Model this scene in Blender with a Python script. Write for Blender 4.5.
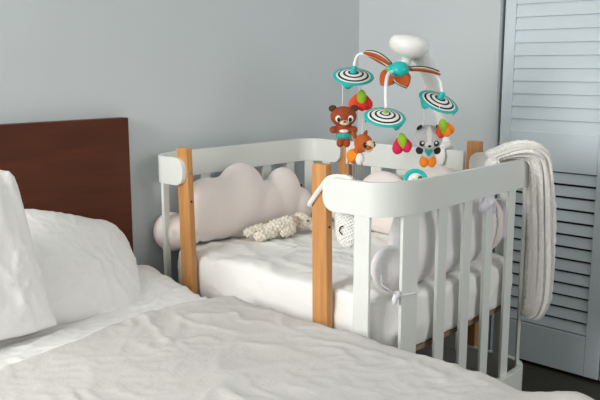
import bpy, bmesh, math, random
from mathutils import Vector, Matrix, noise
random.seed(7)
S = bpy.context.scene
for o in list(bpy.data.objects): bpy.data.objects.remove(o)
COL = S.collection
V = Vector
PI = math.pi

# ------------------------------------------------------------------ camera, light, exposure
cd = bpy.data.cameras.new('camera'); cam = bpy.data.objects.new('camera', cd); COL.objects.link(cam)
cd.sensor_fit = 'HORIZONTAL'; cd.sensor_width = 36.0; cd.lens = 756.867 / 600 * 36.0
cd.clip_start = 0.05
yaw, pitch = 2.31403, 0.175224
F = V((math.cos(pitch)*math.cos(yaw), math.cos(pitch)*math.sin(yaw), -math.sin(pitch)))
R = V((math.sin(yaw), -math.cos(yaw), 0)); U = R.cross(F)
cam.matrix_world = Matrix(((R.x, U.x, -F.x, 2.23607), (R.y, U.y, -F.y, -1.64572), (R.z, U.z, -F.z, 1.28669), (0, 0, 0, 1)))
S.camera = cam

w = bpy.data.worlds.new('room_daylight'); S.world = w; w.use_nodes = True
bg = w.node_tree.nodes['Background']
bg.inputs['Color'].default_value = (0.99, 1.0, 0.985, 1); bg.inputs['Strength'].default_value = 0.27

def area(name, loc, target, sx, sy, power, col):
    ld = bpy.data.lights.new(name, 'AREA'); ld.shape = 'RECTANGLE'; ld.size = sx; ld.size_y = sy
    ld.energy = power; ld.color = col
    o = bpy.data.objects.new(name, ld); COL.objects.link(o); o.location = loc
    o.rotation_euler = (V(target) - V(loc)).to_track_quat('-Z', 'Y').to_euler()
    return o
area('window_daylight', (0.3, -3.3, 1.9), (0.6, 0.3, 0.7), 1.7, 1.3, 88, (1.0, 0.985, 0.96))
area('side_fill_light', (4.6, 0.35, 2.0), (0.2, 0.1, 0.9), 1.6, 1.4, 25, (1.0, 0.99, 0.97))  # added fill from the right for the side faces, no known window

vs = S.view_settings
vs.view_transform = 'Standard'; vs.look = 'None'; vs.gamma = 1.0; vs.use_curve_mapping = False
vs.exposure = 0.48

# ------------------------------------------------------------------ materials
def lin(c): return tuple(((x/255)/12.92 if x/255 <= 0.04045 else ((x/255+0.055)/1.055)**2.4) for x in c)
def mat(name, rgb, rough=0.6, var=0.04, vscale=8, bump=0.0, bscale=60, metal=0.0, stretch=(1, 1, 1), sheen=0.0, spec=0.5, rgb2=None):
    m = bpy.data.materials.new(name); m.use_nodes = True
    nt = m.node_tree; b = nt.nodes['Principled BSDF']
    b.inputs['Roughness'].default_value = rough; b.inputs['Metallic'].default_value = metal
    b.inputs['Specular IOR Level'].default_value = spec
    if sheen: b.inputs['Sheen Weight'].default_value = sheen
    tc = nt.nodes.new('ShaderNodeTexCoord'); mp = nt.nodes.new('ShaderNodeMapping')
    mp.inputs['Scale'].default_value = stretch
    nt.links.new(tc.outputs['Object'], mp.inputs['Vector'])
    n = nt.nodes.new('ShaderNodeTexNoise'); n.inputs['Scale'].default_value = vscale; n.inputs['Detail'].default_value = 5
    nt.links.new(mp.outputs['Vector'], n.inputs['Vector'])
    r = nt.nodes.new('ShaderNodeValToRGB')
    c = lin(rgb)
    if rgb2 is None:
        lo = tuple(x*(1-var) for x in c); hi = tuple(min(1, x*(1+var)) for x in c)
    else: lo, hi = c, lin(rgb2)
    r.color_ramp.elements[0].color = lo + (1,); r.color_ramp.elements[1].color = hi + (1,)
    r.color_ramp.elements[0].position = 0.3; r.color_ramp.elements[1].position = 0.7
    nt.links.new(n.outputs['Fac'], r.inputs['Fac']); nt.links.new(r.outputs['Color'], b.inputs['Base Color'])
    if bump:
        n2 = nt.nodes.new('ShaderNodeTexNoise'); n2.inputs['Scale'].default_value = bscale; n2.inputs['Detail'].default_value = 4
        nt.links.new(mp.outputs['Vector'], n2.inputs['Vector'])
        bp = nt.nodes.new('ShaderNodeBump'); bp.inputs['Strength'].default_value = bump; bp.inputs['Distance'].default_value = 0.01
        nt.links.new(n2.outputs['Fac'], bp.inputs['Height']); nt.links.new(bp.outputs['Normal'], b.inputs['Normal'])
    return m
def ribbed(name, rgb, scale, strength, axis='Y', rough=0.9):
    """knit / ribbed cloth: fine wave bump"""
    m = mat(name, rgb, rough, 0.03, 20)
    nt = m.node_tree; b = nt.nodes['Principled BSDF']
    tc = nt.nodes.new('ShaderNodeTexCoord')
    wv = nt.nodes.new('ShaderNodeTexWave'); wv.bands_direction = axis; wv.inputs['Scale'].default_value = scale
    wv.inputs['Distortion'].default_value = 1.2; wv.inputs['Detail'].default_value = 2
    nt.links.new(tc.outputs['Object'], wv.inputs['Vector'])
    bp = nt.nodes.new('ShaderNodeBump'); bp.inputs['Strength'].default_value = strength; bp.inputs['Distance'].default_value = 0.006
    nt.links.new(wv.outputs['Fac'], bp.inputs['Height']); nt.links.new(bp.outputs['Normal'], b.inputs['Normal'])
    return m

M = dict(
 wall=mat('wall_paint', (206, 212, 214), 0.85, 0.015, 2, 0.05, 200),
 door=mat('closet_paint', (214, 225, 231), 0.6, 0.02, 3, 0.04, 80),
 floor=mat('floor_boards', (58, 54, 47), 0.55, 0.2, 6, 0.1, 30, stretch=(1, 8, 1)),
 head=mat('dark_walnut', (76, 36, 19), 0.45, 0.3, 3, 0.02, 30, stretch=(1, 1.2, 10), rgb2=(92, 46, 25), spec=0.25),
 bedframe=mat('dark_frame', (52, 30, 20), 0.5, 0.2, 4, stretch=(1, 8, 8)),
 sheet=mat('white_cotton', (240, 239, 237), 0.9, 0.012, 4, 0.12, 90, spec=0.2),
 duvet=mat('pale_grey_cotton', (207, 204, 201), 0.92, 0.02, 3, 0.14, 110, spec=0.2),
 pillow=mat('pillow_cotton', (243, 242, 241), 0.9, 0.012, 6, 0.12, 70, spec=0.2),
 white=mat('white_lacquer', (228, 231, 226), 0.35, 0.01, 5),
 beech=mat('beech_wood', (190, 132, 76), 0.45, 0.15, 5, 0.05, 40, stretch=(12, 12, 1), rgb2=(214, 156, 95)),
 ply=mat('ply_board', (150, 124, 98), 0.7, 0.1, 10),
 csheet=mat('crib_sheet_cotton', (246, 245, 242), 0.92, 0.015, 6, 0.1, 90, spec=0.2),
 cloud=mat('blush_cotton', (246, 236, 232), 0.92, 0.015, 6, 0.1, 120, spec=0.2),
 knit=ribbed('lavender_knit', (248, 245, 247), 60, 0.22),
 tie=mat('lavender_tape', (232, 228, 238), 0.9, 0.02, 20),
 cream=mat('cream_crochet', (246, 238, 222), 0.95, 0.03, 60, 0.3, 160),
 beige=mat('beige_crochet', (214, 190, 170), 0.95, 0.05, 60, 0.9, 160),
 plush=mat('white_plush', (244, 244, 240), 0.95, 0.02, 60, 0.3, 190),
 muslin=mat('muslin_gauze', (247, 245, 240), 0.95, 0.03, 40, 0.55, 170, stretch=(1, 1, 0.6)),
 steel=mat('steel', (170, 170, 172), 0.3, 0.02, 10, metal=1.0),
 dark=mat('dark_hole', (30, 25, 22), 0.8),
 plastic=mat('white_plastic', (243, 242, 240), 0.35, 0.01, 5),
 inside=mat('closet_shade', (92, 97, 98), 0.9),
 black=mat('black_cloth', (26, 26, 30), 0.7),
 teal=mat('teal_plastic', (22, 190, 184), 0.4, 0.03, 20),
 tealcloth=mat('teal_cloth', (28, 176, 166), 0.8, 0.05, 40),
 lime=mat('lime_cloth', (150, 194, 40), 0.8, 0.06, 40),
 green=mat('dark_green_cloth', (64, 92, 40), 0.8, 0.06, 40),
 orange=mat('burnt_orange_cloth', (192, 86, 30), 0.8, 0.06, 40),
 bright=mat('bright_orange_cloth', (247, 140, 22), 0.8, 0.05, 40),
 red=mat('red_cloth', (222, 40, 36), 0.8, 0.05, 40),
 coral=mat('coral_cloth', (240, 86, 44), 0.8, 0.05, 40),
 pink=mat('pink_cloth', (216, 28, 84), 0.8, 0.05, 40),
 bear=mat('rust_plush', (160, 70, 34), 0.85, 0.1, 50, 0.3, 200),
 bearear=mat('brown_plush', (84, 50, 38), 0.85, 0.1, 50),
 fawn=mat('ginger_plush', (192, 96, 36), 0.85, 0.1, 50, 0.3, 200),
 muzzle=mat('cream_plush', (240, 216, 180), 0.85, 0.05, 50),
 grey=mat('grey_plush', (206, 207, 210), 0.85, 0.06, 50, 0.3, 200),
 toywhite=mat('white_felt', (244, 243, 240), 0.85, 0.03, 50),
 legs=mat('grey_ribbon', (150, 132, 118), 0.8, 0.06, 50),
 maroon=mat('maroon_patch', (120, 30, 44), 0.8, 0.06, 50),
)

# ------------------------------------------------------------------ helpers
def link(name, me, material, parent=None, smooth=True, loc=None):
    o = bpy.data.objects.new(name, me); COL.objects.link(o)
    for m in (material if isinstance(material, list) else [material]): me.materials.append(m)
    if smooth:
        for f in me.polygons: f.use_smooth = True
    if parent: o.parent = parent
    if loc is not None: o.location = loc
    return o
def org(parent):
    """base of the thing (world) for world-space builds"""
    p = V((0, 0, 0))
    while parent is not None: p = p + V(parent.location); parent = parent.parent
    return p
def obj(name, bm, material, parent=None, smooth=True, base=None, local=False):
    """world-space bmesh -> one mesh object (base = its own origin when it stands alone)"""
    bmesh.ops.recalc_face_normals(bm, faces=bm.faces)
    off = org(parent) if (parent is not None and not local) else V((0, 0, 0))
    if base is not None: off = V(base)
    if off.length: bmesh.ops.translate(bm, verts=bm.verts, vec=-off)
    me = bpy.data.meshes.new(name); bm.to_mesh(me); bm.free()
    return link(name, me, material, parent, smooth, base)
def mark(o, label, cat, group=None, kind=None):
    o['label'] = label; o['category'] = cat
    if group: o['group'] = group
    if kind: o['kind'] = kind
    return o
def thing(name, label, cat, loc, group=None, rotz=0):
    o = bpy.data.objects.new(name, None); COL.objects.link(o); o.location = loc; o.rotation_euler = (0, 0, rotz)
    o.empty_display_size = 0.05
    return mark(o, label, cat, group)
def struct(o): o['kind'] = 'structure'; return o
def dup_part(o, parent, delta):
    c = o.copy(); COL.objects.link(c); c.parent = parent; c.location = V(o.location) + V(delta)
    return c
def bevel(o, wd, seg=2):
    m = o.modifiers.new('bevel', 'BEVEL'); m.width = wd; m.segments = seg; m.limit_method = 'ANGLE'; m.angle_limit = math.radians(40)
    return o
def autosmooth(o):
    for f in o.data.polygons: f.use_smooth = False
    return o

def box(bm, x0, x1, y0, y1, z0, z1):
    vs_ = [bm.verts.new(c) for c in ((x0,y0,z0),(x1,y0,z0),(x1,y1,z0),(x0,y1,z0),(x0,y0,z1),(x1,y0,z1),(x1,y1,z1),(x0,y1,z1))]
    for q in ((3,2,1,0),(4,5,6,7),(0,1,5,4),(1,2,6,5),(2,3,7,6),(3,0,4,7)): bm.faces.new([vs_[i] for i in q])
def hexa(bm, bottom, top):
    a = [bm.verts.new(p) for p in bottom]; b = [bm.verts.new(p) for p in top]
    bm.faces.new(a[::-1]); bm.faces.new(b)
    for i in range(4): bm.faces.new((a[i], a[(i+1) % 4], b[(i+1) % 4], b[i]))
def boxobj(name, dims, material, parent=None, bev=0.003, base=None):
    bm = bmesh.new(); box(bm, *dims)
    o = obj(name, bm, material, parent, False, base)
    if bev: bevel(o, bev)
    return o
def catmull(pts, n=8):
    P = [V(p) for p in pts]; P = [P[0]*2-P[1]] + P + [P[-1]*2-P[-2]]; out = []
    for i in range(1, len(P)-2):
        a, b, c, d = P[i-1:i+3]
        for k in range(n):
            t = k/n
            out.append(0.5*((2*b)+(c-a)*t+(2*a-5*b+4*c-d)*t*t+(3*b-a-3*c+d)*t**3))
    out.append(P[-2]); return out
def frames(path):
    T = []
    for i in range(len(path)):
        a = path[max(0, i-1)]; b = path[min(len(path)-1, i+1)]; T.append((b-a).normalized())
    up = V((0, 0, 1)) if abs(T[0].z) < 0.9 else V((1, 0, 0))
    N = [(up - T[0]*up.dot(T[0])).normalized()]
    for i in range(1, len(path)):
        n = N[-1] - T[i]*N[-1].dot(T[i]); N.append(n.normalized())
    return T, N
def tube(bm, path, rad, seg=12, rad2=None, caps=True):
    """round or elliptic tube; rad may be a list"""
    path = [V(p) for p in path]; T, N = frames(path); rings = []
    for i, p in enumerate(path):
        r = rad[i] if isinstance(rad, (list, tuple)) else rad
        r2 = r if rad2 is None else (rad2[i] if isinstance(rad2, (list, tuple)) else rad2)
        B = T[i].cross(N[i])
        rings.append([bm.verts.new(p + N[i]*math.cos(2*PI*k/seg)*r + B*math.sin(2*PI*k/seg)*r2) for k in range(seg)])
    for a, b in zip(rings, rings[1:]):
        for k in range(seg): bm.faces.new((a[k], a[(k+1) % seg], b[(k+1) % seg], b[k]))
    if caps: bm.faces.new(rings[0][::-1]); bm.faces.new(rings[-1])
def ell(bm, c, r, mtx=None, u=20, v=12):
    if r[0] < 0.007: u, v = 8, 6
    m = Matrix.Translation(V(c)) @ (mtx.to_4x4() if mtx else Matrix.Identity(4)) @ Matrix.Diagonal((r[0], r[1], r[2], 1))
    top = bm.verts.new(m@V((0, 0, 1))); bot = bm.verts.new(m@V((0, 0, -1))); rg = []
    for i in range(1, v):
        z = math.cos(PI*i/v); q = math.sin(PI*i/v)
        rg.append([bm.verts.new(m@V((q*math.cos(2*PI*k/u), q*math.sin(2*PI*k/u), z))) for k in range(u)])
    for k in range(u):
        bm.faces.new((top, rg[0][k], rg[0][(k+1) % u])); bm.faces.new((bot, rg[-1][(k+1) % u], rg[-1][k]))
    for a, b in zip(rg, rg[1:]):
        for k in range(u): bm.faces.new((a[k], b[k], b[(k+1) % u], a[(k+1) % u]))
def lathe(bm, prof, c=(0, 0, 0), mtx=None, seg=40, mats=None):
    rings = []
    m = mtx or Matrix.Identity(3)
    for (r, z) in prof:
        if r < 1e-6: rings.append([bm.verts.new(V(c)+m@V((0, 0, z)))])
        else: rings.append([bm.verts.new(V(c)+m@V((r*math.cos(2*PI*k/seg), r*math.sin(2*PI*k/seg), z))) for k in range(seg)])
    for i, (a, b) in enumerate(zip(rings, rings[1:])):
        for k in range(seg):
            k2 = (k+1) % seg
            q = [a[k % len(a)], a[k2 % len(a)], b[k2 % len(b)], b[k % len(b)]]
            q = list(dict.fromkeys(q))
            if len(q) > 2:
                f = bm.faces.new(q)
                if mats: f.material_index = mats[i]
def blob(name, parts, material, parent=None, voxel=0.004, local=False, base=None, smooth_it=6):
    """several ellipsoids fused into one continuous soft body"""
    bm = bmesh.new()
    for p in parts: ell(bm, p[0], p[1], p[2] if len(p) > 2 else None)
    o = obj(name, bm, material, parent, True, base, local)
    r = o.modifiers.new('fuse', 'REMESH'); r.mode = 'VOXEL'; r.voxel_size = voxel; r.use_smooth_shade = True
    s = o.modifiers.new('soften', 'SMOOTH'); s.iterations = smooth_it; s.factor = 0.5
    return o
def fbm(p, sc, octs=4): return noise.fractal(V(p)*sc, 1.0, 2.0, octs)
def crease(p, sc):
    """soft fold lines: ridge noise, 0..1"""
    return (1-abs(noise.noise(V(p)*sc)))**3
def rot_axis(zdir, xhint=(1, 0, 0)):
    z = V(zdir).normalized(); x = V(xhint); x = (x - z*x.dot(z)).normalized(); y = z.cross(x)
    return Matrix((x, y, z)).transposed()

# ------------------------------------------------------------------ room shell
XL, YB = -0.10, 1.32
struct(boxobj('floor', (-0.3, 9.0, -9.0, 1.6, -0.08, 0.0), M['floor'], bev=0))
struct(boxobj('wall_left', (XL-0.12, XL, -3.6, YB+0.12, 0, 2.6), M['wall'], bev=0))
struct(boxobj('ceiling', (XL-0.12, 3.6, -3.6, YB+0.12, 2.6, 2.68), M['white'], bev=0))
bm = bmesh.new()
box(bm, XL, 0.649, YB, YB+0.12, 0, 2.6); box(bm, 0.648, 2.66, YB, YB+0.12, 2.08, 2.6); box(bm, 2.66, 3.6, YB, YB+0.12, 0, 2.6)
struct(obj('wall_back', bm, M['wall'], smooth=False))
# panel behind the louvred doors, the closet's inner shade put into its colour
struct(boxobj('closet_panel_1', (0.640, 2.67, YB+0.12, YB+0.14, 0, 2.2), M['inside'], bev=0))

def closet_door(name, x0, x1):
    y0, y1 = YB+0.022, YB+0.054
    zb, zt = 0.014, 2.06
    bm = bmesh.new()
    box(bm, x0, x0+0.048, y0, y1, zb, zt); box(bm, x1-0.062, x1, y0, y1, zb, zt)
    xa, xb = x0+0.048, x1-0.062
    for a, b in ((zb, 0.185), (0.858, 1.018), (1.96, zt)): box(bm, xa, xb, y0+0.001, y1, a, b)
    d = bevel(obj(name, bm, M['door'], smooth=False), 0.0025); struct(d)
    for a, b, op in ((0.185, 0.858, 0.40), (1.018, 1.96, 0.55)):      # the lower louvres stand more open, widened to darken the shaded lower doors
        bm = bmesh.new(); n = round((b-a)/0.0515); st = (b-a)/n
        for k in range(n):
            zc = a + (k+0.5)*st; h = st*op
            # slanted slat, lower edge towards the room
            hexa(bm, [(xa, y0+0.003, zc-h), (xb, y0+0.003, zc-h), (xb, y0+0.010, zc-h), (xa, y0+0.010, zc-h)],
                     [(xa, y0+0.013, zc+h), (xb, y0+0.013, zc+h), (xb, y0+0.020, zc+h), (xa, y0+0.020, zc+h)])
        struct(bevel(obj('louvre_panel', bm, M['door'], d, False), 0.001, 1))
    return d
closet_door('door_1', 0.661, 1.152)
closet_door('door_2', 1.157, 1.654)

# ------------------------------------------------------------------ double bed
BZ = 0.52          # mattress top
bed = thing('double_bed', 'double bed with a tall dark walnut headboard against the left wall', 'bed', (0.95, -0.93, 0))
boxobj('headboard', (-0.088, -0.046, -1.80, -0.066, 0.0, 1.106), M['head'], bed, 0.003)
boxobj('bed_frame', (-0.046, 2.02, -1.79, -0.085, 0.14, 0.27), M['bedframe'], bed, 0.004)
for x in (0.06, 1.92):
    for y in (-1.72, -0.16): boxobj('leg', (x-0.03, x+0.03, y-0.03, y+0.03, 0, 0.14), M['bedframe'], bed, 0.003)
boxobj('mattress', (-0.04, 2.0, -1.78, -0.075, 0.27, BZ-0.012), M['sheet'], bed, 0.03)

def interp(tab, x):
    for (a, b), (c, d) in zip(tab, tab[1:]):
        if a <= x <= c: return b+(d-b)*(x-a)/(c-a)
    return tab[0][1] if x < tab[0][0] else tab[-1][1]
def cloth_over_bed(name, material, x_start, x_end, ztop, yedge, zhang, hfun, label, cat, thick, nx=150, ny=150):
    """cloth lying on the bed and hanging over the side by the crib; hfun adds folds"""
    bm = bmesh.new(); rad = 0.045; L1 = yedge-rad+1.79; L2 = rad*PI/2; L3 = ztop-rad-zhang; tot = L1+L2+L3
    g = []
    # finer towards the visible side
    ss = [tot*(j/ny) for j in range(ny+1)]
    for j, s in enumerate(ss):
        row = []
        for i in range(nx+1):
            if s <= L1: y, z, n = -1.79+s, ztop, V((0, 0, 1))
            elif s <= L1+L2:
                a = (s-L1)/rad; y, z = yedge-rad+rad*math.sin(a), ztop-rad+rad*math.cos(a); n = V((0, math.sin(a), math.cos(a)))
            else: y, z, n = yedge, ztop-rad-(s-L1-L2), V((0, 1, 0))
            xs = x_start(min(y, -0.03)); x = xs+(x_end-xs)*i/nx
            d = hfun(x, y, x-xs, s-L1)
            if s > L1+L2: d = min(d, 0.012)
            row.append(bm.verts.new(V((x, y, z))+n*d))
        g.append(row)
    for j in range(ny):
        for i in range(nx): bm.faces.new((g[j][i], g[j][i+1], g[j+1][i+1], g[j+1][i]))
    o = obj(name, bm, material, None, True, ((x_start(-0.8)+x_end)/2, -0.9, ztop))
    m = o.modifiers.new('thickness', 'SOLIDIFY'); m.thickness = thick; m.offset = -1
    return mark(o, label, cat)
def sheet_h(x, y, dx, s):
    p = V((x, y, 0.3))
    wx = x+0.04*fbm((x, y, 3.9), 4); wy = y+0.04*fbm((x, y, 7.9), 4)
    h = 0.008*crease((wx*1.2+wy*0.3, wy*0.35-wx*0.2, 0.2), 8)**2 + 0.004*fbm((x, y*0.8, 1.2), 4, 2) + 0.005*crease((wx+wy*0.3, wy*0.4-wx*0.3, 2.7), 16)**2.5 + 0.003*crease((wx*0.9-wy*0.8, wy*0.5+wx*0.4, 6.7), 24)**2
    # soft bulge running out of the pillow towards the crib side
    h += 0.06*math.exp(-((x-0.06)/0.16)**2)*(1 if s < 0 else max(0, 1-s*8))*math.exp(-((y+0.14)/0.12)**2)
    return h
cloth_over_bed('bed_sheet', M['sheet'], lambda y: -0.035, 0.64, BZ+0.004, -0.045, 0.24, sheet_h,
               'white rumpled top sheet between the pillows and the grey duvet', 'sheet', 0.004, 150, 210)
FOLD = [(-1.8, 0.62), (-0.84, 0.475), (-0.625, 0.445), (-0.44, 0.392), (-0.246, 0.388), (-0.11, 0.43), (-0.03, 0.462)]
def duvet_h(x, y, dx, s):
    wx = x+0.05*fbm((x, y, 3.9), 3); wy = y+0.05*fbm((x, y, 7.9), 3)
    mk = min(1, max(0, 0.35+1.8*noise.noise(V((x*3, y*3, 20)))))
    h = 0.008*fbm((x*0.9, y, 3.3), 2.4, 2) + 0.009*mk*crease((wx*0.5-wy*0.2, wy*1.0+wx*0.5, 5.0), 6)**2
    mk2 = min(1, max(0, 0.3+1.8*noise.noise(V((x*4, y*4, 40)))))
    h += 0.006*mk2*crease((wx*0.4+wy*0.7, wy*0.7-wx*0.25, 8.0), 14)**2.2 + 0.0025*(1-mk)*crease((wx*0.9-wy*0.5, wy*0.6+wx*0.4, 11.0), 22)**2 + 0.0008*fbm((x, y, 6), 14)
    if dx < 0.035: h -= 0.020*(1-dx/0.035)**2          # rolled hem lies on the sheet
    h += 0.010*math.exp(-((dx-0.03)/0.018)**2)*0.5
    h += 0.022*math.exp(-((x-1.62)/0.06)**2-((y+0.07)/0.08)**2) - 0.012*math.exp(-((x-1.48)/0.05)**2-((y+0.05)/0.08)**2)
    return h
cloth_over_bed('duvet', M['duvet'], lambda y: interp(FOLD, y), 2.06, BZ+0.028, -0.03, 0.20, duvet_h,
               'pale grey crinkled duvet spread over the double bed', 'duvet', 0.012, 230, 240)

def pillow(name, label, c, xdir, ydir, wd, ht, th, seed, amp, rnd=0.06, taper=0.0):
    bm = bmesh.new(); n = 72; X = V(xdir).normalized(); Y = V(ydir); Y = (Y-X*Y.dot(X)).normalized(); Z = X.cross(Y)
    c = V(c); g = {}
    for side in (1, -1):
        for i in range(n+1):
            for j in range(n+1):
                u, v = -1+2*i/n, -1+2*j/n
                u = math.sin(u*PI/2)*0.35+u*0.65; v = math.sin(v*PI/2)*0.35+v*0.65
                edge = i in (0, n) or j in (0, n)
                if edge and side == -1: g[(side, i, j)] = g[(1, i, j)]; continue
                x = u*wd/2*(1-taper*(v+1)/2-0.05*(1-v*v)-(rnd if v > 0 else 0.3*rnd)*v**6); y = v*ht/2*(1-0.05*(1-u*u)-(rnd*1.4 if v > 0 else 0.2*rnd)*u**6)
                t = th/2*(max(0, 1-u**2)*max(0, 1-v**2))**0.42
                q = V((x, y, seed))
                fall = 1-0.4*max(abs(u), abs(v))
                wx = x+0.03*fbm((x, y, seed+9), 5); wy = y+0.03*fbm((x, y, seed+12), 5)
                mk = min(1, max(0, 0.5+1.6*noise.noise(V((x*6, y*6, seed+20))))); mk2 = min(1, max(0, 0.4+1.8*noise.noise(V((x*7, y*7, seed+30)))))
                d = amp*(0.6*mk*crease((wx*1.0+wy*0.45, wy*0.22-wx*0.4, seed), 13)**2.2 + 0.55*mk2*crease((wx*1.1-wy*0.6, wy*0.3+wx*0.5, seed+4), 20)**2.2 + 0.32*mk*mk2*crease((wx*1.5+wy*0.7, wy*0.5-wx*0.6, seed+7), 34)**2 + 0.22*(1-mk)*crease((wx*0.5+wy*1.3, wy*0.6-wx*0.8, seed+15), 28)**2 + 0.55*fbm((x, y, seed), 4, 2))*fall
                z = side*(t + (d if not edge else 0))
                ew = 0.006*noise.noise(V((x*12, y*12, seed*2)))
                g[(side, i, j)] = bm.verts.new(c + X*(x+ew) + Y*(y+ew) + Z*z)
    for side in (1, -1):
        for i in range(n):
            for j in range(n):
                q = [g[(side, i, j)], g[(side, i+1, j)], g[(side, i+1, j+1)], g[(side, i, j+1)]]
                bm.faces.new(q if side == 1 else q[::-1])
    lo = min(v.co.z for v in bm.verts)
    o = obj(name, bm, M['pillow'], None, True, (c.x, c.y, lo))
    return mark(o, label, 'pillow', 'pillows on the double bed')
pillow('bed_pillow', 'white crumpled pillow standing upright at the left, farther from the crib',
       (0.255, -0.945, 0.776), (0.0, 1.0, 0.02), (-0.26, -0.06, 1.0), 0.72, 0.49, 0.16, 1.3, 0.022, 0.08, 0.07)
pillow('bed_pillow', 'white pillow slumped against the dark headboard, nearer the crib',
       (0.112, -0.405, 0.645), (0.0, 1.0, -0.30), (-0.64, 0.0, 0.77), 0.50, 0.42, 0.17, 5.1, 0.018, 0.15)

# ------------------------------------------------------------------ bedside crib
X0, L, W, H, RH, T = -0.04, 1.055, 0.89, 0.97, 0.098, 0.018
FX, FY, BX, BY = 0.09, 0.16, 0.08, 0.09          # corner radii, bed side and far side
crib = thing('bedside_crib', 'white oval bedside crib with beech posts, open towards the bed', 'crib', (L/2, W/2, 0))
def arc(cx, cy, r, a0, a1, n=14, r2=None):
    r2 = r2 or r
    return [V((cx+r*math.cos(a0+(a1-a0)*i/n), cy+r2*math.sin(a0+(a1-a0)*i/n), 0)) for i in range(n+1)]
def seg(a, b, n=6): return [V(a).lerp(V(b), i/n) for i in range(n+1)]
def merge(*lists):
    out = []
    for l in lists:
        for p in l:
            if not out or (out[-1]-p).length > 1e-4: out.append(p)
    return out
def band(bm, pts, inward, z0, z1, t, dend=(True, True), closed=False):
    """bent-wood band in plan, its free ends rounded like a D"""
    h = z1-z0; r = h*0.42; zc = (z0+z1)/2
    n = len(pts); s = [0]
    for a, b in zip(pts, pts[1:]): s.append(s[-1]+(b-a).length)
    tot = s[-1]; rows = []
    for i in range(n):
        if closed: tg = (pts[(i+1) % n]-pts[i-1]).normalized()
        else: tg = (pts[min(n-1, i+1)]-pts[max(0, i-1)]).normalized()
        nn = V((-tg.y, tg.x, 0)) * inward
        hh = h/2
        if not closed:
            for e, dd in ((dend[0], s[i]), (dend[1], tot-s[i])):
                if e and dd < r: hh = min(hh, h/2-r+math.sqrt(max(0, r*r-(r-dd)**2)))
        o_, i_ = pts[i], pts[i]+nn*t
        rows.append([bm.verts.new((q.x, q.y, z)) for q, z in ((o_, zc+hh), (i_, zc+hh), (i_, zc-hh), (o_, zc-hh))])
    pairs = list(zip(rows, rows[1:])) + ([(rows[-1], rows[0])] if closed else [])
    for a, b in pairs:
        for k in range(4): bm.faces.new((a[k], a[(k+1) % 4], b[(k+1) % 4], b[k]))
    if not closed: bm.faces.new(rows[0]); bm.faces.new(rows[-1][::-1])
def dense_end(a, b):
    """segment whose first end is sampled finely for the D-end"""
    a, b = V(a), V(b); d = (b-a).length; dv = (b-a)/d
    ks = [0, 0.0008, 0.002, 0.004, 0.007, 0.011, 0.016, 0.022, 0.029, 0.036, 0.042]
    return [a+dv*k for k in ks if k < d-0.002]+[b]
# left rail: front stub, corner, end, corner, back stub  (inward = left of travel is outside -> sign below)
cFL = lambda a0, a1: arc(X0+FX, FY, FX, a0, a1, 16, FY)
cFR = lambda a0, a1: arc(L-FX, FY, FX, a0, a1, 16, FY)
cBL = lambda a0, a1: arc(X0+BX, W-BY, BX, a0, a1, 14, BY)
cBR = lambda a0, a1: arc(L-BX, W-BY, BX, a0, a1, 14, BY)
left = merge(dense_end((0.166, 0, 0), (X0+FX, 0, 0)), cFL(-PI/2, -PI), seg((X0, FY, 0), (X0, W-BY, 0)), cBL(PI, PI/2), dense_end((0.157, W, 0), (X0+BX, W, 0))[::-1])
right = merge(dense_end((0.812, 0, 0), (L-FX, 0, 0)), cFR(-PI/2, 0), seg((L, FY, 0), (L, W-BY, 0)), cBR(0, PI/2), dense_end((0.787, W, 0), (L-BX, W, 0))[::-1])
def rail(name, pts, inward):
    bm = bmesh.new(); band(bm, pts, inward, H-RH, H, T)
    o = bevel(obj(name, bm, M['white'], crib, True), 0.003, 2)
    o.modifiers['bevel'].angle_limit = math.radians(50)
    wn = o.modifiers.new('wn', 'WEIGHTED_NORMAL'); wn.keep_sharp = False
    return o
rail('top_rail', left, -1); rail('top_rail', right, 1)
boxobj('back_rail', (0.188, 0.762, W-T, W, H-RH, H), M['white'], crib, 0.003)
RZ0, RZ1 = 0.09, 0.205
OS = 0.013          # the base ring stands a little proud of the rails
full = merge(seg((X0+FX, -OS, 0), (L-FX, -OS, 0)), arc(L-FX, FY, FX+OS, -PI/2, 0, 16, FY+OS), seg((L+OS, FY, 0), (L+OS, W-BY, 0)), arc(L-BX, W-BY, BX+OS, 0, PI/2, 14, BY+OS),
             seg((L-BX, W+OS, 0), (X0+BX, W+OS, 0)), arc(X0+BX, W-BY, BX+OS, PI/2, PI, 14, BY+OS), seg((X0-OS, W-BY, 0), (X0-OS, FY, 0)), arc(X0+FX, FY, FX+OS, PI, 1.5*PI, 16, FY+OS))[:-1]
bm = bmesh.new(); band(bm, full, 1, RZ0, RZ1, 0.024, closed=True)
bevel(obj('base_ring', bm, M['white'], crib, True), 0.003).modifiers.new('wn', 'WEIGHTED_NORMAL')
SZ0, SZ1 = RZ1-0.03, H-RH+0.03
def slat(cx, cy, nx, ny, wd, th=0.011):
    """slat with outward normal (nx, ny), set 4 mm into the rail's face"""
    n = V((nx, ny, 0)).normalized(); t = V((-n.y, n.x, 0)); c = V((cx, cy, 0))-n*0.0035
    a = [c-t*wd/2, c+t*wd/2, c+t*wd/2-n*th, c-t*wd/2-n*th]
    bm = bmesh.new(); hexa(bm, [(q.x, q.y, SZ0) for q in a], [(q.x, q.y, SZ1) for q in a])
    return bevel(obj('slat', bm, M['white'], crib, False), 0.002)
s1 = slat(L, 0.278, 1, 0, 0.049)
for y in (0.423, 0.562, 0.712): dup_part(s1, crib, (0, y-0.278, 0))
s2 = slat(X0, 0.270, -1, 0, 0.049)
for y in (0.405, 0.610, 0.755): dup_part(s2, crib, (0, y-0.270, 0))
slat(0.955, 0, 0, -1, 0.055)
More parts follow.
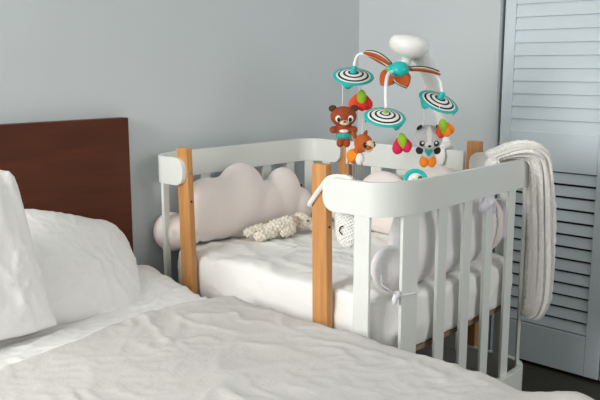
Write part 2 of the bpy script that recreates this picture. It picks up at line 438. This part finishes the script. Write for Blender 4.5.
def corner_slat(cx, cy, rx, ry, deg, wd):
    a = math.radians(deg); return slat(cx+rx*math.cos(a), cy+ry*math.sin(a), math.cos(a)/rx, math.sin(a)/ry, wd)
corner_slat(L-FX, FY, FX, FY, -17, 0.066); corner_slat(X0+FX, FY, FX, FY, 222, 0.045)
corner_slat(L-BX, W-BY, BX, BY, 38, 0.03); corner_slat(X0+BX, W-BY, BX, BY, 135, 0.04)
s4 = slat(0.349, W, 0, 1, 0.055)
for x in (0.480, 0.609, 0.730): dup_part(s4, crib, (x-0.349, 0, 0))
slat(0.94, W, 0, 1, 0.045); slat(0.075, W, 0, 1, 0.045)
# beech posts, slightly splayed
def post(x0, y0, y1, dx, top=1.008):
    bm = bmesh.new()
    hexa(bm, [(x0+dx, y0, 0.095), (x0+dx+0.064, y0, 0.095), (x0+dx+0.064, y1, 0.095), (x0+dx, y1, 0.095)],
             [(x0, y0, top), (x0+0.056, y0, top), (x0+0.056, y1, top), (x0, y1, top)])
    o = bevel(obj('post', bm, M['beech'], crib, False), 0.004, 3)
    for z, m, r in ((0.915, 'steel', 0.006), (0.815, 'dark', 0.004)):
        k = (top-z)/(top-0.095); xs = x0+0.056+(dx+0.008)*k
        bm = bmesh.new(); tube(bm, [(xs-0.006, (y0+y1)/2, z), (xs+0.0015, (y0+y1)/2, z)], r, 12)
        obj('bolt', bm, M[m], o, True)
    return o
post(0.112, 0.0185, 0.046, 0.018, 1.003); post(0.752, 0.0185, 0.048, 0.008, 1.003)
post(0.130, W+0.0005, W+0.03, 0.010); post(0.763, W+0.0005, W+0.03, 0.008)
# bed board and casters
def rrect(x0, x1, y0, y1, r, n=10, m=18):
    return merge(seg((x0+r, y0, 0), (x1-r, y0, 0), m), arc(x1-r, y0+r, r, -PI/2, 0, n), seg((x1, y0+r, 0), (x1, y1-r, 0), m), arc(x1-r, y1-r, r, 0, PI/2, n),
                 seg((x1-r, y1, 0), (x0+r, y1, 0), m), arc(x0+r, y1-r, r, PI/2, PI, n), seg((x0, y1-r, 0), (x0, y0+r, 0), m), arc(x0+r, y0+r, r, PI, 1.5*PI, n))[:-1]
out = rrect(X0+0.03, L-0.040, 0.075, W-0.03, 0.10)
bm = bmesh.new()
a = [bm.verts.new((p.x, p.y, 0.432)) for p in out]; b = [bm.verts.new((p.x, p.y, 0.447)) for p in out]
bm.faces.new(a[::-1]); bm.faces.new(b)
for i in range(len(a)): bm.faces.new((a[i], a[(i+1) % len(a)], b[(i+1) % len(a)], b[i]))
obj('bed_board', bm, M['ply'], crib, False)
for x, y in ((0.09, 0.09), (L-0.09, 0.09), (0.09, W-0.09), (L-0.09, W-0.09)):
    bm = bmesh.new(); box(bm, x-0.025, x+0.025, y-0.02, y+0.02, 0.07, 0.10)
    tube(bm, [(x-0.014, y, 0.035), (x+0.014, y, 0.035)], 0.035, 20); box(bm, x-0.02, x-0.015, y-0.014, y+0.014, 0.03, 0.08); box(bm, x+0.015, x+0.02, y-0.014, y+0.014, 0.03, 0.08)
    obj('caster', bm, M['dark'], crib, False)
    bm = bmesh.new(); box(bm, min(x, X0+0.02 if x < .5 else x), max(x, L-0.02 if x > .5 else x), y-0.02, y+0.02, 0.0955, 0.115)
    obj('caster_bracket', bm, M['white'], crib, False)

# crib mattress in its fitted sheet
ML = rrect(X0+0.024, L-0.024, 0.052, W-0.024, 0.105, 16, 40)
cx, cy = (X0+L)/2, (0.052+W-0.024)/2
bm = bmesh.new(); rows = []
prof = [(0.93, 0.449), (0.97, 0.452)] + [(0.985+0.015*math.sin(PI*k/10), 0.455+0.135*k/10) for k in range(11)] + [(0.982, 0.603), (0.962, 0.613), (0.93, 0.618)] + [(0.93*(1-k/26), 0.620) for k in range(1, 26)]
for ri, (sc, z) in enumerate(prof):
    row = []
    for i, p in enumerate(ML):
        x, y = cx+(p.x-cx)*sc, cy+(p.y-cy)*sc
        if 1 < ri < 15:
            pk = 0.009*crease((p.x*5+z*3, p.y*5, z*2.5), 2.6)**1.5-0.008
            nv = V((p.x-cx, p.y-cy, 0)).normalized(); x += nv.x*pk; y += nv.y*pk; zz = z
        else: zz = z
        if ri >= 13: wx = x+0.05*fbm((x, y, 2), 5); wy = y+0.05*fbm((x, y, 5), 5); zz += 0.012*crease((wx*0.5+wy*0.9, wy*0.8-wx*0.5, 3.0), 9)**2+0.006*fbm((x, y, 1), 6)-0.007
        row.append(bm.verts.new((x, y, zz)))
    rows.append(row)
bm.faces.new(rows[0][::-1]); n = len(ML)
for a, b in zip(rows, rows[1:]):
    for i in range(n): bm.faces.new((a[i], a[(i+1) % n], b[(i+1) % n], b[i]))
c0 = bm.verts.new((cx, cy, 0.620))
for i in range(n): bm.faces.new((rows[-1][i], rows[-1][(i+1) % n], c0))
mark(obj('crib_mattress', bm, M['csheet'], None, True, (cx, cy, 0.449)), 'oval crib mattress in a wrinkled white fitted sheet', 'mattress')

# ------------------------------------------------------------------ cloud cushions
def yr(ax, ay, az): return Matrix.Rotation(az, 3, 'Z') @ Matrix.Rotation(ay, 3, 'Y') @ Matrix.Rotation(ax, 3, 'X')
lc = thing('cloud_cushion', 'pale blush cloud shaped cushion lining the far end of the crib, behind the crocheted toy', 'cushion', (0.09, 0.42, 0.625))
def cloud(name, lobes, m, parent, voxel=0.008, it=16): return blob(name, lobes, M[m], parent, voxel, smooth_it=it)
cloud('cushion_body', [((0.055, 0.200, 0.748), (0.060, 0.125, 0.126)), ((0.060, 0.370, 0.760), (0.070, 0.135, 0.155)), ((0.060, 0.610, 0.742), (0.060, 0.105, 0.132)), ((0.06, 0.27, 0.745), (0.062, 0.13, 0.125)), ((0.06, 0.50, 0.715), (0.062, 0.13, 0.115)),
     ((0.07, 0.705, 0.700), (0.056, 0.075, 0.078)), ((0.060, 0.40, 0.695), (0.062, 0.34, 0.072))], 'cloud', lc)
cloud('end_lobe', [((-0.045, 0.110, 0.662), (0.072, 0.072, 0.076)), ((0.03, 0.14, 0.67), (0.05, 0.05, 0.055))], 'cloud', lc, 0.006, 6)
bm = bmesh.new(); box(bm, 0.055, 0.058, 0.700, 0.738, 0.765, 0.785); obj('mark', bm, M['maroon'], lc, False)['label'] = 'small maroon patch'  # thin maroon patch at the cushion's right edge

rc = thing('cloud_cushion', 'white ribbed knit cloud cushion tied to slats at the near end of the crib', 'cushion', (0.93, 0.42, 0.625))
cloud('cushion_body', [((0.955, 0.27, 0.755), (0.058, 0.115, 0.140)), ((0.955, 0.45, 0.760), (0.060, 0.14, 0.150)), ((0.96, 0.64, 0.750), (0.055, 0.12, 0.130)), ((0.965, 0.46, 0.695), (0.055, 0.27, 0.072)), ((0.957, 0.36, 0.755), (0.058, 0.13, 0.128)), ((0.957, 0.55, 0.750), (0.056, 0.13, 0.122))], 'knit', rc, 0.008, 24)
cloud('end_lobe', [((0.955, 0.150, 0.692), (0.060, 0.066, 0.070)), ((0.955, 0.20, 0.71), (0.05, 0.05, 0.055))], 'knit', rc, 0.006, 6)
bc = thing('cloud_cushion', 'pale blush cloud cushion along the back rail, below the mobile', 'cushion', (0.50, 0.79, 0.625))
cloud('cushion_body', [((0.26, 0.785, 0.735), (0.10, 0.055, 0.11)), ((0.46, 0.785, 0.748), (0.135, 0.062, 0.128)), ((0.72, 0.785, 0.765), (0.145, 0.062, 0.152)), ((0.58, 0.785, 0.72), (0.12, 0.056, 0.10)), ((0.52, 0.785, 0.69), (0.33, 0.058, 0.072)), ((0.89, 0.785, 0.725), (0.10, 0.058, 0.115))], 'cloud', bc)
def ribbon(name, pts, wd, parent, m='tie', th=0.0012):
    bm = bmesh.new(); p = catmull(pts, 6); tube(bm, p, th, 8, wd/2); return obj(name, bm, M[m], parent, True)
# tie knotted round the first wide slat
lp = []
for k in range(13):
    a = 2*PI*k/12; lp.append((1.042+0.013*math.cos(a)-0.012*math.sin(-a), 0.112+0.038*math.sin(a), 0.640+0.004*math.sin(a*1.0+1)))
bm = bmesh.new(); tube(bm, catmull(lp, 3), 0.0025, 8); obj('tie', bm, M['tie'], rc)
blob('tie_knot', [((1.036, 0.068, 0.646), (0.010, 0.012, 0.012)), ((1.034, 0.061, 0.632), (0.008, 0.009, 0.016))], M['tie'], rc, 0.0025, smooth_it=2)
ribbon('tie', [(1.038, 0.058, 0.65), (1.03, 0.035, 0.668), (1.01, 0.03, 0.68), (0.985, 0.06, 0.70)], 0.006, rc)
# bow on the fourth slat
blob('tie_knot', [((1.050, 0.548, 0.845), (0.014, 0.018, 0.016)), ((1.048, 0.52, 0.838), (0.012, 0.024, 0.020)), ((1.048, 0.575, 0.85), (0.011, 0.022, 0.013)), ((1.048, 0.535, 0.862), (0.01, 0.016, 0.014)),
     ((1.05, 0.585, 0.825), (0.008, 0.010, 0.018))], M['tie'], rc, 0.003, smooth_it=2)
ribbon('tie', [(1.052, 0.56, 0.852), (1.058, 0.60, 0.856), (1.060, 0.635, 0.83), (1.058, 0.65, 0.77), (1.057, 0.655, 0.71)], 0.010, rc)
ribbon('tie', [(1.050, 0.575, 0.84), (1.056, 0.592, 0.82), (1.057, 0.60, 0.795)], 0.012, rc)

# ------------------------------------------------------------------ toys lying in the crib
CT0 = V((0.22, 0.47, 0.626))
ct = thing('crochet_toy', 'cream crocheted cuddly toy lying on the mattress before the blush cushion', 'soft toy', (0.22, 0.47, 0.626))
def knobbly(lobes, kn, step):
    out = []
    for lb in lobes:
        c, r = lb[0], lb[1]; n = int(4*PI*((r[0]*r[1]*r[2])**(2/3))/(step*step)); out.append(lb)
        for k in range(n):
            z = 1-2*(k+0.5)/n; a = k*2.39996; rr = math.sqrt(1-z*z); q = V((r[0]*rr*math.cos(a), r[1]*rr*math.sin(a), r[2]*z))
            if len(lb) > 2: q = lb[2] @ q
            out.append((V(c)+q, (kn, kn, kn)))
    return out
blob('body', knobbly([((0.215, 0.42, 0.668), (0.038, 0.065, 0.036)), ((0.215, 0.475, 0.672), (0.036, 0.05, 0.038)), ((0.235, 0.36, 0.652), (0.024, 0.05, 0.024), yr(0, 0, 0.2)),
     ((0.235, 0.305, 0.650), (0.026, 0.035, 0.023)), ((0.185, 0.34, 0.668), (0.022, 0.05, 0.022), yr(0, 0, -0.1)), ((0.178, 0.29, 0.66), (0.024, 0.03, 0.022)),
     ((0.262, 0.44, 0.648), (0.02, 0.055, 0.02), yr(0, 0, 0.25)), ((0.21, 0.565, 0.668), (0.042, 0.044, 0.042)), ((0.205, 0.52, 0.665), (0.026, 0.03, 0.028)),
     ((0.215, 0.625, 0.655), (0.028, 0.04, 0.024)), ((0.25, 0.625, 0.645), (0.022, 0.04, 0.018))], 0.0062, 0.017), M['cream'], ct, 0.0025, smooth_it=2)
blob('sleeve', [((0.232, 0.505, 0.688), (0.022, 0.022, 0.020))], M['beige'], ct, 0.004)['label'] = 'beige crocheted patch'
bm = bmesh.new(); ell(bm, (0.252, 0.577, 0.676), (0.004, 0.005, 0.005)); obj('eye', bm, M['dark'], ct)
bm = bmesh.new(); tube(bm, [(0.217+0.036*math.cos(t), 0.528+0.004*math.sin(3*t), 0.668+0.036*math.sin(t)) for t in [2*PI*k/24 for k in range(25)]], 0.003, 6); obj('neck_ribbon', bm, M['beige'], ct)

ct.scale = (0.85, 0.92, 0.82); ct.location = (0.20, 0.49, 0.628)
lamb = thing('plush_lamb', 'white fluffy plush strapped to the near rail beside the front post', 'soft toy', (0.86, 0.062, 0.74))
def fluffy(name, c, r, material, parent, n=150, kn=0.009):
    bm = bmesh.new(); ell(bm, c, r)
    for k in range(n):
        z = 1-2*(k+0.5)/n; a = k*2.39996; rr = math.sqrt(1-z*z)
        p = V((c[0]+r[0]*rr*math.cos(a), c[1]+r[1]*rr*math.sin(a), c[2]+r[2]*z))
        q = kn*random.uniform(.8, 1.2); ell(bm, p, (q, q, q), None, 8, 6)
    return obj(name, bm, material, parent)
fluffy('body', (0.850, 0.070, 0.825), (0.042, 0.022, 0.070), M['plush'], lamb, 420, 0.0048)
bm = bmesh.new(); tube(bm, catmull([(0.856, 0.042, 0.823), (0.847, 0.041, 0.818), (0.845, 0.041, 0.806), (0.854, 0.042, 0.798)], 5), 0.002, 8); obj('mouth', bm, M['dark'], lamb)
bm = bmesh.new()
sp = catmull([(0.835, 0.062, 0.885), (0.800, 0.058, 0.875), (0.755, 0.052, 0.866), (0.752, 0.012, 0.876), (0.775, 0.010, 0.908), (0.805, 0.006, 0.940), (0.828, 0.004, 0.964), (0.855, 0.004, 0.975), (0.89, 0.016, 0.974), (0.90, 0.03, 0.955), (0.885, 0.055, 0.90)], 6)
T_, N_ = frames(sp)
tube(bm, sp, 0.0022, 10, 0.0075)
obj('strap', bm, M['toywhite'], lamb)

ring = thing('ring_toy', 'teal ring toy with white face poking above the near rail', 'toy', (0.99, 0.215, 0.90))
rm = rot_axis((0.74, -0.62, 0.25))
rcen = V((0.992, 0.212, 0.949))
bm = bmesh.new(); tube(bm, [rcen+rm@V((0.033*math.cos(t), 0.033*math.sin(t), 0)) for t in [2*PI*k/36 for k in range(37)]], 0.007, 10, caps=False); obj('ring', bm, M['teal'], ring)
bm = bmesh.new(); lathe(bm, [(0, -0.003), (0.029, -0.003), (0.029, 0.003), (0, 0.004)], rcen, rm, 28); obj('face', bm, M['toywhite'], ring)
for dx, dy, m, rr in ((-0.010, 0.006, 'muzzle', 0.006), (0.014, 0.012, 'green', 0.007)):
    wv = rm.inverted() @ (R*dx + V((0, 0, dy))); bm = bmesh.new(); ell(bm, rcen+rm@V((wv.x, wv.y, 0.004)), (rr, rr, rr)); obj('bead', bm, M[m], ring)

# ------------------------------------------------------------------ muslin blanket over the corner
bm = bmesh.new()
pth = catmull([(0.935, 0.750, 0.885), (0.935, 0.755, 0.930), (0.945, 0.765, 0.962), (0.975, 0.790, 0.974), (1.010, 0.820, 0.974), (1.030, 0.838, 0.958), (1.040, 0.842, 0.92), (1.046, 0.846, 0.84), (1.052, 0.852, 0.72), (1.056, 0.856, 0.60), (1.056, 0.856, 0.50), (1.052, 0.852, 0.43), (1.044, 0.846, 0.395)], 14)
acr = V((0.69, -0.72, 0)); rows = []; NS = 132
for i, p in enumerate(pth):
    t = i/(len(pth)-1)
    tg = (pth[min(i+1, len(pth)-1)]-pth[max(0, i-1)]).normalized(); nn = acr.cross(tg).normalized()
    if nn.dot(V((1, 1, 1.2))) < 0: nn = -nn
    wdt = 0.085*(0.85+0.15*math.sin(t*3)); thk = 0.016+0.026*min(1, max(0, (t-0.22)/0.2))
    if t > 0.86: k = (1-t)/0.14; wdt *= 0.5+0.5*math.sqrt(k); thk *= 0.35+0.65*math.sqrt(k)
    if t < 0.05: k = t/0.05; wdt *= 0.7+0.3*k; thk *= 0.5+0.5*k
    row = []
    for k in range(NS):
        a = 2*PI*k/NS
        pl = 1 + 0.13*math.sin(13*a+1.2*math.sin(t*5)) + 0.07*math.sin(27*a+t*4)
        pl += 0.12*noise.noise(V((math.cos(a)*2, math.sin(a)*2, t*7)))
        cr = 0.0012*math.sin(t*230+9*math.sin(a*3))+0.0022*noise.noise(V((math.cos(a)*9, math.sin(a)*9, t*60)))
        q = p + acr*(wdt*pl*math.cos(a)+cr*math.cos(a)) + nn*((thk*pl+cr)*math.sin(a) + thk*0.8)
        row.append(bm.verts.new(q))
    rows.append(row)
for a, b in zip(rows, rows[1:]):
    for k in range(NS): bm.faces.new((a[k], a[(k+1) % NS], b[(k+1) % NS], b[k]))
bm.faces.new(rows[0][::-1]); bm.faces.new(rows[-1])
mark(obj('muslin_blanket', bm, M['muslin'], None, True, (1.08, 0.87, 0.38)), 'white crinkled muslin blanket draped over the crib corner by the closet', 'blanket')

# ------------------------------------------------------------------ musical mobile
mob = thing('baby_mobile', 'white crib mobile with teal rimmed striped discs and orange leaves', 'mobile', (0.705, W, 0.87))
hub = V((0.712, 0.50, 1.273))
blob('clamp', [((0.672, W+0.024, 0.945), (0.026, 0.022, 0.05)), ((0.672, W-0.006, 0.985), (0.024, 0.04, 0.016)), ((0.672, W-0.030, 0.945), (0.02, 0.010, 0.04))], M['plastic'], mob, 0.005)
bm = bmesh.new(); pa = catmull([(0.672, W+0.028, 0.94), (0.664, W+0.005, 1.03), (0.668, 0.85, 1.11), (0.688, 0.775, 1.20), (0.712, 0.68, 1.285), (0.735, 0.59, 1.335)], 8)
tube(bm, pa, [0.013+0.020*(i/(len(pa)-1))**0.8 for i in range(len(pa))], 16); obj('arm', bm, M['plastic'], mob)
dm = rot_axis((0.12, 0.10, 1.0)); dc = V((0.738, 0.53, 1.352))
bm = bmesh.new(); lathe(bm, [(0, 0.036), (0.03, 0.0355), (0.055, 0.031), (0.066, 0.020), (0.069, 0.006), (0.066, -0.008), (0.055, -0.023), (0.038, -0.034), (0.020, -0.040), (0.014, -0.055), (0.012, -0.075), (0, -0.076)], dc, dm, 40); obj('motor_dome', bm, M['plastic'], mob)
bm = bmesh.new(); ell(bm, hub+V((0.012, -0.004, 0.0)), (0.034, 0.034, 0.030))
for k in range(6): ell(bm, hub+V((0.026*math.cos(k*PI/3), 0.026*math.sin(k*PI/3), 0.002)), (0.012, 0.012, 0.016))
hb = obj('hub', bm, M['teal'], mob)
bm = bmesh.new()
for k in range(4): a = k*PI/2+0.9; ell(bm, hub+V((0.030*math.cos(a), 0.030*math.sin(a), 0.006)), (0.012, 0.012, 0.008))
obj('hub_petal_ring', bm, M['lime'], hb)
tube_b = bmesh.new(); tube(tube_b, [hub+V((0, 0, 0.02)), dc+V((-0.008, -0.008, -0.06))], 0.012, 14); obj('spindle', tube_b, M['plastic'], mob)
def leaf(name, base, tip, wd, bend, m, parent, upv, n=16, th=0.005, off=0.0, sc=1.0):
    base, tip = V(base), V(tip); d = tip-base; ln = d.length; d.normalize(); upv = V(upv); up = (upv-d*upv.dot(d)).normalized(); sd = d.cross(up)
    bm = bmesh.new(); top = []; bot = []
    for i in range(n+1):
        t = i/n; wv = wd*(math.sin(PI*t**0.8))**0.75*sc+0.0008
        c = base+d*ln*(t if sc == 1 else 0.04+0.92*t)+up*(bend*math.sin(PI*t)+off)
        top.append([bm.verts.new(c+sd*wv*s+up*(th/2*(1-0.6*abs(s))+0.10*wd*abs(s))) for s in (-1, -.5, 0, .5, 1)])
        bot.append([bm.verts.new(c+sd*wv*s-up*(th/2*(1-0.6*abs(s))-0.10*wd*abs(s))) for s in (-1, -.5, 0, .5, 1)])
    for g, r in ((top, 1), (bot, -1)):
        for i in range(n):
            for j in range(4): bm.faces.new((g[i][j], g[i+1][j], g[i+1][j+1], g[i][j+1]))
    for i in range(n):
        for j in (0, 4): bm.faces.new((top[i][j], top[i+1][j], bot[i+1][j], bot[i][j]))
    for i in (0, n):
        for j in range(4): bm.faces.new((top[i][j], top[i][j+1], bot[i][j+1], bot[i][j]))
    return obj(name, bm, M[m], parent)
tocam = V((0.68, -0.73, 0))
def mleaf(tip, wd, bend, upv, flip=False):
    b0 = hub+(V(tip)-hub)*0.15; s_ = -1 if flip else 1
    lf = leaf('leaf', b0, tip, wd, bend, 'orange', mob, upv)
    leaf('leaf_lining', b0, tip, wd, bend, 'toywhite', lf, upv, off=0.0055*s_, th=0.003, sc=0.99)
    leaf('leaf_top', b0, tip, wd, bend, 'green', lf, upv, off=0.010*s_, th=0.004, sc=0.985)
mleaf((0.580, 0.478, 1.330), 0.031, 0.004, (-0.34, 0.37, 0.85))
mleaf((0.815, 0.610, 1.257), 0.024, 0.006, (-0.10, 0.11, 1.0))
mleaf((0.680, 0.450, 1.225), 0.029, 0.004, (0.5, -0.7, 0.5), True)
mleaf((0.775, 0.470, 1.218), 0.028, 0.004, (0.6, -0.6, 0.5), True)
def canopy(c, nrm, armpts, pre, top='teal', sc=1.0):
    m3 = rot_axis(nrm, (R.x, R.y, 0)) * sc; c = V(c)
    bm = bmesh.new(); tube(bm, catmull(armpts, 8), 0.0058, 10); obj('hanging_arm', bm, M['plastic'], mob)
    rr = [0, 0.006, 0.013, 0.0195, 0.030, 0.0370, 0.048, 0.0550, 0.064]; mi = [2, 0, 1, 0, 1, 0, 1, 0]
    prof = [(r, 0.017*(1-(r/0.066)**1.6)) for r in rr]
    bm = bmesh.new(); lathe(bm, prof, c, m3, 48, mi)
    under = [(0.064, -0.001), (0.0, 0.004)]; lathe(bm, under, c, m3, 48, [0])
    cp = obj('canopy', bm, [M['toywhite'], M['black'], M['lime']], mob)
    bm = bmesh.new()
    lathe(bm, [(0.062, 0.003), (0.070, 0.0025), (0.0735, 0.0), (0.071, -0.003), (0.062, -0.003), (0.062, 0.003)], c, m3, 48)
    for k in range(3):
        a = math.radians(pre)+k*2*PI/3
        e = [V((0.070*math.cos(a+s), 0.070*math.sin(a+s), -0.003)) for s in (-0.32, 0.32)]
        lo = [V((0.064*math.cos(a+s), 0.064*math.sin(a+s), -0.020)) for s in (-0.10, 0.10)]
        ou = [v+V((math.cos(a), math.sin(a), 0))*0.004 for v in e]; ol = [v+V((math.cos(a), math.sin(a), 0))*0.004 for v in lo]
        q = [bm.verts.new(c+m3@v) for v in (e[0], e[1], lo[1], lo[0], ou[0], ou[1], ol[1], ol[0])]
        for f in ((3, 2, 1, 0), (4, 5, 6, 7), (0, 1, 5, 4), (1, 2, 6, 5), (2, 3, 7, 6), (3, 0, 4, 7)): bm.faces.new([q[i] for i in f])
    obj('rim', bm, M['teal'], cp, True)
    ks = 1.0 if top == 'teal' else 0.55
    bm = bmesh.new(); lathe(bm, [(0, 0.012+0.028*ks), (0.008*ks, 0.012+0.027*ks), (0.0115*ks, 0.012+0.020*ks), (0.0105*ks, 0.012+0.010*ks), (0.013*ks, 0.018), (0.013*ks, 0.014), (0, 0.012)], c, m3, 20)
    obj('connector', bm, M[top], cp)
    return cp
def tilted(fw, rt): return V((0.677*fw+R.x*rt, -0.736*fw+R.y*rt, 1))
cl, cm, cr = V((0.540, 0.478, 1.251)), V((0.775, 0.350, 1.124)), V((0.795, 0.635, 1.164))
nl, nm, nr = tilted(0.44, 0.03), tilted(0.44, 0.06), tilted(0.50, 0.34)
kl, km, kr = [c+n.normalized()*0.033 for c, n in ((cl, nl), (cm, nm), (cr, nr))]
canopy(cl, nl, [hub+V((-0.02, 0, 0.008)), (0.64, 0.490, 1.312), (0.580, 0.482, 1.329), (0.555, 0.478, 1.318), kl], 250)
canopy(cm, nm, [hub+V((0.005, -0.02, -0.002)), (0.728, 0.430, 1.262), (0.752, 0.385, 1.235), (0.768, 0.362, 1.195), km], 185, 'lime', 0.93)
canopy(cr, nr, [hub+V((0.02, 0.015, 0.0)), (0.762, 0.565, 1.275), (0.790, 0.605, 1.262), (0.802, 0.628, 1.235), kr], 215)

TH = math.atan2(0.677, 0.736)       # toys look towards the foot of the bed
def string(parent, a, b):
    bm = bmesh.new(); tube(bm, [V(a), V(b)], 0.0012, 6); return obj('string', bm, M['toywhite'], parent, True, local=True)
def P(name, shapes, m, parent, voxel=0.003):
    return blob(name, shapes, M[m], parent, voxel, local=True, smooth_it=3)
def E(name, c, r, m, parent, mt=None):
    bm = bmesh.new(); ell(bm, c, r, mt, 16, 10); return obj(name, bm, M[m], parent, True, local=True)
def toy(name, label, cat, loc, rz, group): return thing(name, label, cat, loc, group, rz)
G = 'plush animals hanging from the mobile'
# bear  (local: -Y is the face, origin under the feet)
b = toy('bear_toy', 'small rust brown plush bear in teal shorts hanging from the mobile', 'soft toy', (0.541, 0.425, 1.004), TH+0.05, G)
P('body', [((0, 0, 0.108), (0.047, 0.034, 0.036)), ((0, 0, 0.052), (0.026, 0.021, 0.036)), ((-0.036, -0.006, 0.062), (0.014, 0.013, 0.013)), ((0.036, -0.006, 0.062), (0.014, 0.013, 0.013)), ((-0.022, -0.003, 0.064), (0.016, 0.012, 0.011)), ((0.022, -0.003, 0.064), (0.016, 0.012, 0.011)),
  ((-0.012, -0.004, 0.014), (0.013, 0.015, 0.015)), ((0.012, -0.004, 0.014), (0.013, 0.015, 0.015))], 'bear', b)
for s in (-1, 1):
    E('ear', (s*0.038, 0.004, 0.136), (0.015, 0.009, 0.012), 'bearear', b)
    e = E('eye', (s*0.021, -0.029, 0.102), (0.0105, 0.005, 0.012), 'toywhite', b)
    pu = E('pupil', (s*0.020, -0.0335, 0.099), (0.0065, 0.003, 0.0078), 'black', e)
mz = E('muzzle', (0, -0.031, 0.088), (0.017, 0.010, 0.009), 'muzzle', b); E('nose', (0, -0.041, 0.092), (0.005, 0.003, 0.0035), 'bearear', mz)
P('shorts', [((0, 0, 0.042), (0.029, 0.024, 0.016))], 'tealcloth', b)
E('bib', (0, -0.014, 0.058), (0.017, 0.011, 0.007), 'toywhite', b)
string(b, (-0.004, 0, 0.14), (-0.004, 0.004, 0.222))
# fawn
f = toy('fawn_toy', 'small ginger plush fawn with dangling legs hanging from the mobile', 'soft toy', (0.683, 0.339, 0.905), TH+0.65, G)
P('body', [((0.004, -0.012, 0.130), (0.030, 0.033, 0.030)), ((0.0, -0.034, 0.119), (0.016, 0.018, 0.014)), ((-0.004, 0.006, 0.100), (0.014, 0.014, 0.02)), ((-0.004, 0.020, 0.082), (0.023, 0.032, 0.025))], 'fawn', f)
P('saddle', [((-0.005, 0.022, 0.084), (0.0245, 0.031, 0.025))], 'bright', f)
E('chest', (-0.002, -0.002, 0.078), (0.018, 0.014, 0.022), 'toywhite', f)
E('face', (0.006, -0.036, 0.122), (0.0215, 0.015, 0.021), 'muzzle', f)
for s in (-1, 1):
    E('ear', (0.004+s*0.024, 0.006, 0.156), (0.008, 0.005, 0.016), 'fawn', f, yr(0, s*0.5, 0))
    e = E('eye', (0.006+s*0.019, -0.040, 0.126), (0.007, 0.007, 0.010), 'black', f)
    E('highlight', (0.006+s*0.0200, -0.0470, 0.130), (0.002, 0.0012, 0.0025), 'toywhite', e)
E('nose', (0.004, -0.050, 0.117), (0.004, 0.003, 0.003), 'bearear', f)
for x, y in ((-0.016, 0.000), (0.010, 0.000), (-0.016, 0.040), (0.010, 0.040)):
    bm = bmesh.new(); tube(bm, [(x, y, 0.074), (x+0.002, y+0.001, 0.03), (x, y, 0.002)], 0.0022, 8); obj('leg', bm, M['legs'], f, True, local=True)
string(f, (0.002, -0.004, 0.15), (0.030, 0.02, 0.206))
# badger
d = toy('badger_toy', 'small grey and white plush badger with orange feet hanging from the mobile', 'soft toy', (0.787, 0.590, 0.942), TH-0.05, G)
P('body', [((0, 0, 0.098), (0.050, 0.036, 0.046)), ((0, 0, 0.046), (0.026, 0.021, 0.030))], 'grey', d)
for s in (-1, 1):
    E('ear', (s*0.033, -0.010, 0.136), (0.012, 0.010, 0.006), 'black', d, yr(0, s*0.7, 0))
    e = E('eye_patch', (s*0.025, -0.031, 0.082), (0.009, 0.006, 0.010), 'black', d); E('eye', (s*0.023, -0.037, 0.085), (0.004, 0.0022, 0.0045), 'toywhite', e)
    P('arm', [((s*0.030, -0.008, 0.056), (0.014, 0.012, 0.014)), ((s*0.022, -0.004, 0.062), (0.012, 0.01, 0.010))], 'black', d)
    E('foot', (s*0.0135, -0.006, 0.017), (0.0165, 0.018, 0.021), 'bright', d)
P('face_stripe', [((0, -0.018, 0.104), (0.015, 0.021, 0.038)), ((0, -0.032, 0.078), (0.017, 0.010, 0.012))], 'toywhite', d)
E('nose', (0, -0.044, 0.074), (0.006, 0.004, 0.004), 'black', d)
P('bib', [((-0.006, -0.018, 0.055), (0.009, 0.006, 0.009)), ((0.006, -0.018, 0.055), (0.009, 0.006, 0.009)), ((0, -0.018, 0.046), (0.008, 0.006, 0.010))], 'tealcloth', d)
string(d, (-0.014, 0, 0.142), (-0.016, 0.01, 0.192))
# tulip charms
GF = 'cloth tulips hanging from the mobile'
def tulip(label, loc, petals, cap, up, tl, sc, dx=0.0):
    t = toy('tulip_charm', label, 'toy flower', loc, TH, GF); m = Matrix.Rotation(tl, 3, 'Y')
    for k, (c, mm) in enumerate(petals):
        a = V(c)*sc; sh = []
        bm = bmesh.new()
        dirv = m @ V((a.x*1.25, a.y*1.1, -0.030*sc)).normalized()
        ln = 0.054*sc; base = m @ V((0, 0, 0.012*sc))
        pth_ = [base+dirv*ln*q for q in (0, .15, .35, .55, .75, .9, 1)]
        tube(bm, pth_, [0.004*sc, 0.010*sc, 0.014*sc, 0.0165*sc, 0.0165*sc, 0.012*sc, 0.004*sc], 14, [0.003*sc, 0.007*sc, 0.010*sc, 0.011*sc, 0.010*sc, 0.007*sc, 0.002*sc])
        obj('petal', bm, M[mm], t, True, local=True)
    bm = bmesh.new()
    tube(bm, [m@V((0.002, -0.015*sc, q*sc)) for q in (0.022, 0.016, 0.004, -0.009, -0.021, -0.027)], [0.004*sc, 0.010*sc, 0.014*sc, 0.012*sc, 0.006*sc, 0.0015*sc], 14)
    obj('calyx', bm, M[cap], t, True, local=True)
    string(t, m@V((0, 0, 0.02*sc)), (dx, 0.004, up))
tulip('red cloth tulip with lime cap hanging beside the plush bear', (0.549, 0.510, 1.176), [((-0.014, 0, 0), 'coral'), ((0.014, -0.002, 0), 'red'), ((0.002, -0.012, 0), 'red')], 'lime', 0.070, 0.0, 1.25)
tulip('pink cloth tulip hanging between the plush fawn and badger', (0.806, 0.400, 1.047), [((-0.012, -0.004, 0), 'pink'), ((0.006, -0.012, 0), 'pink'), ((0.010, 0.006, 0), 'pink')], 'lime', 0.062, -0.25, 1.1, 0.004)
tulip('orange cloth tulip with lime cap hanging over the plush badger', (0.838, 0.592, 1.086), [((0.016, -0.004, 0), 'bright'), ((0.006, -0.01, 0), 'bright'), ((-0.004, 0.004, 0), 'coral')], 'lime', 0.070, -0.25, 1.05, -0.01)
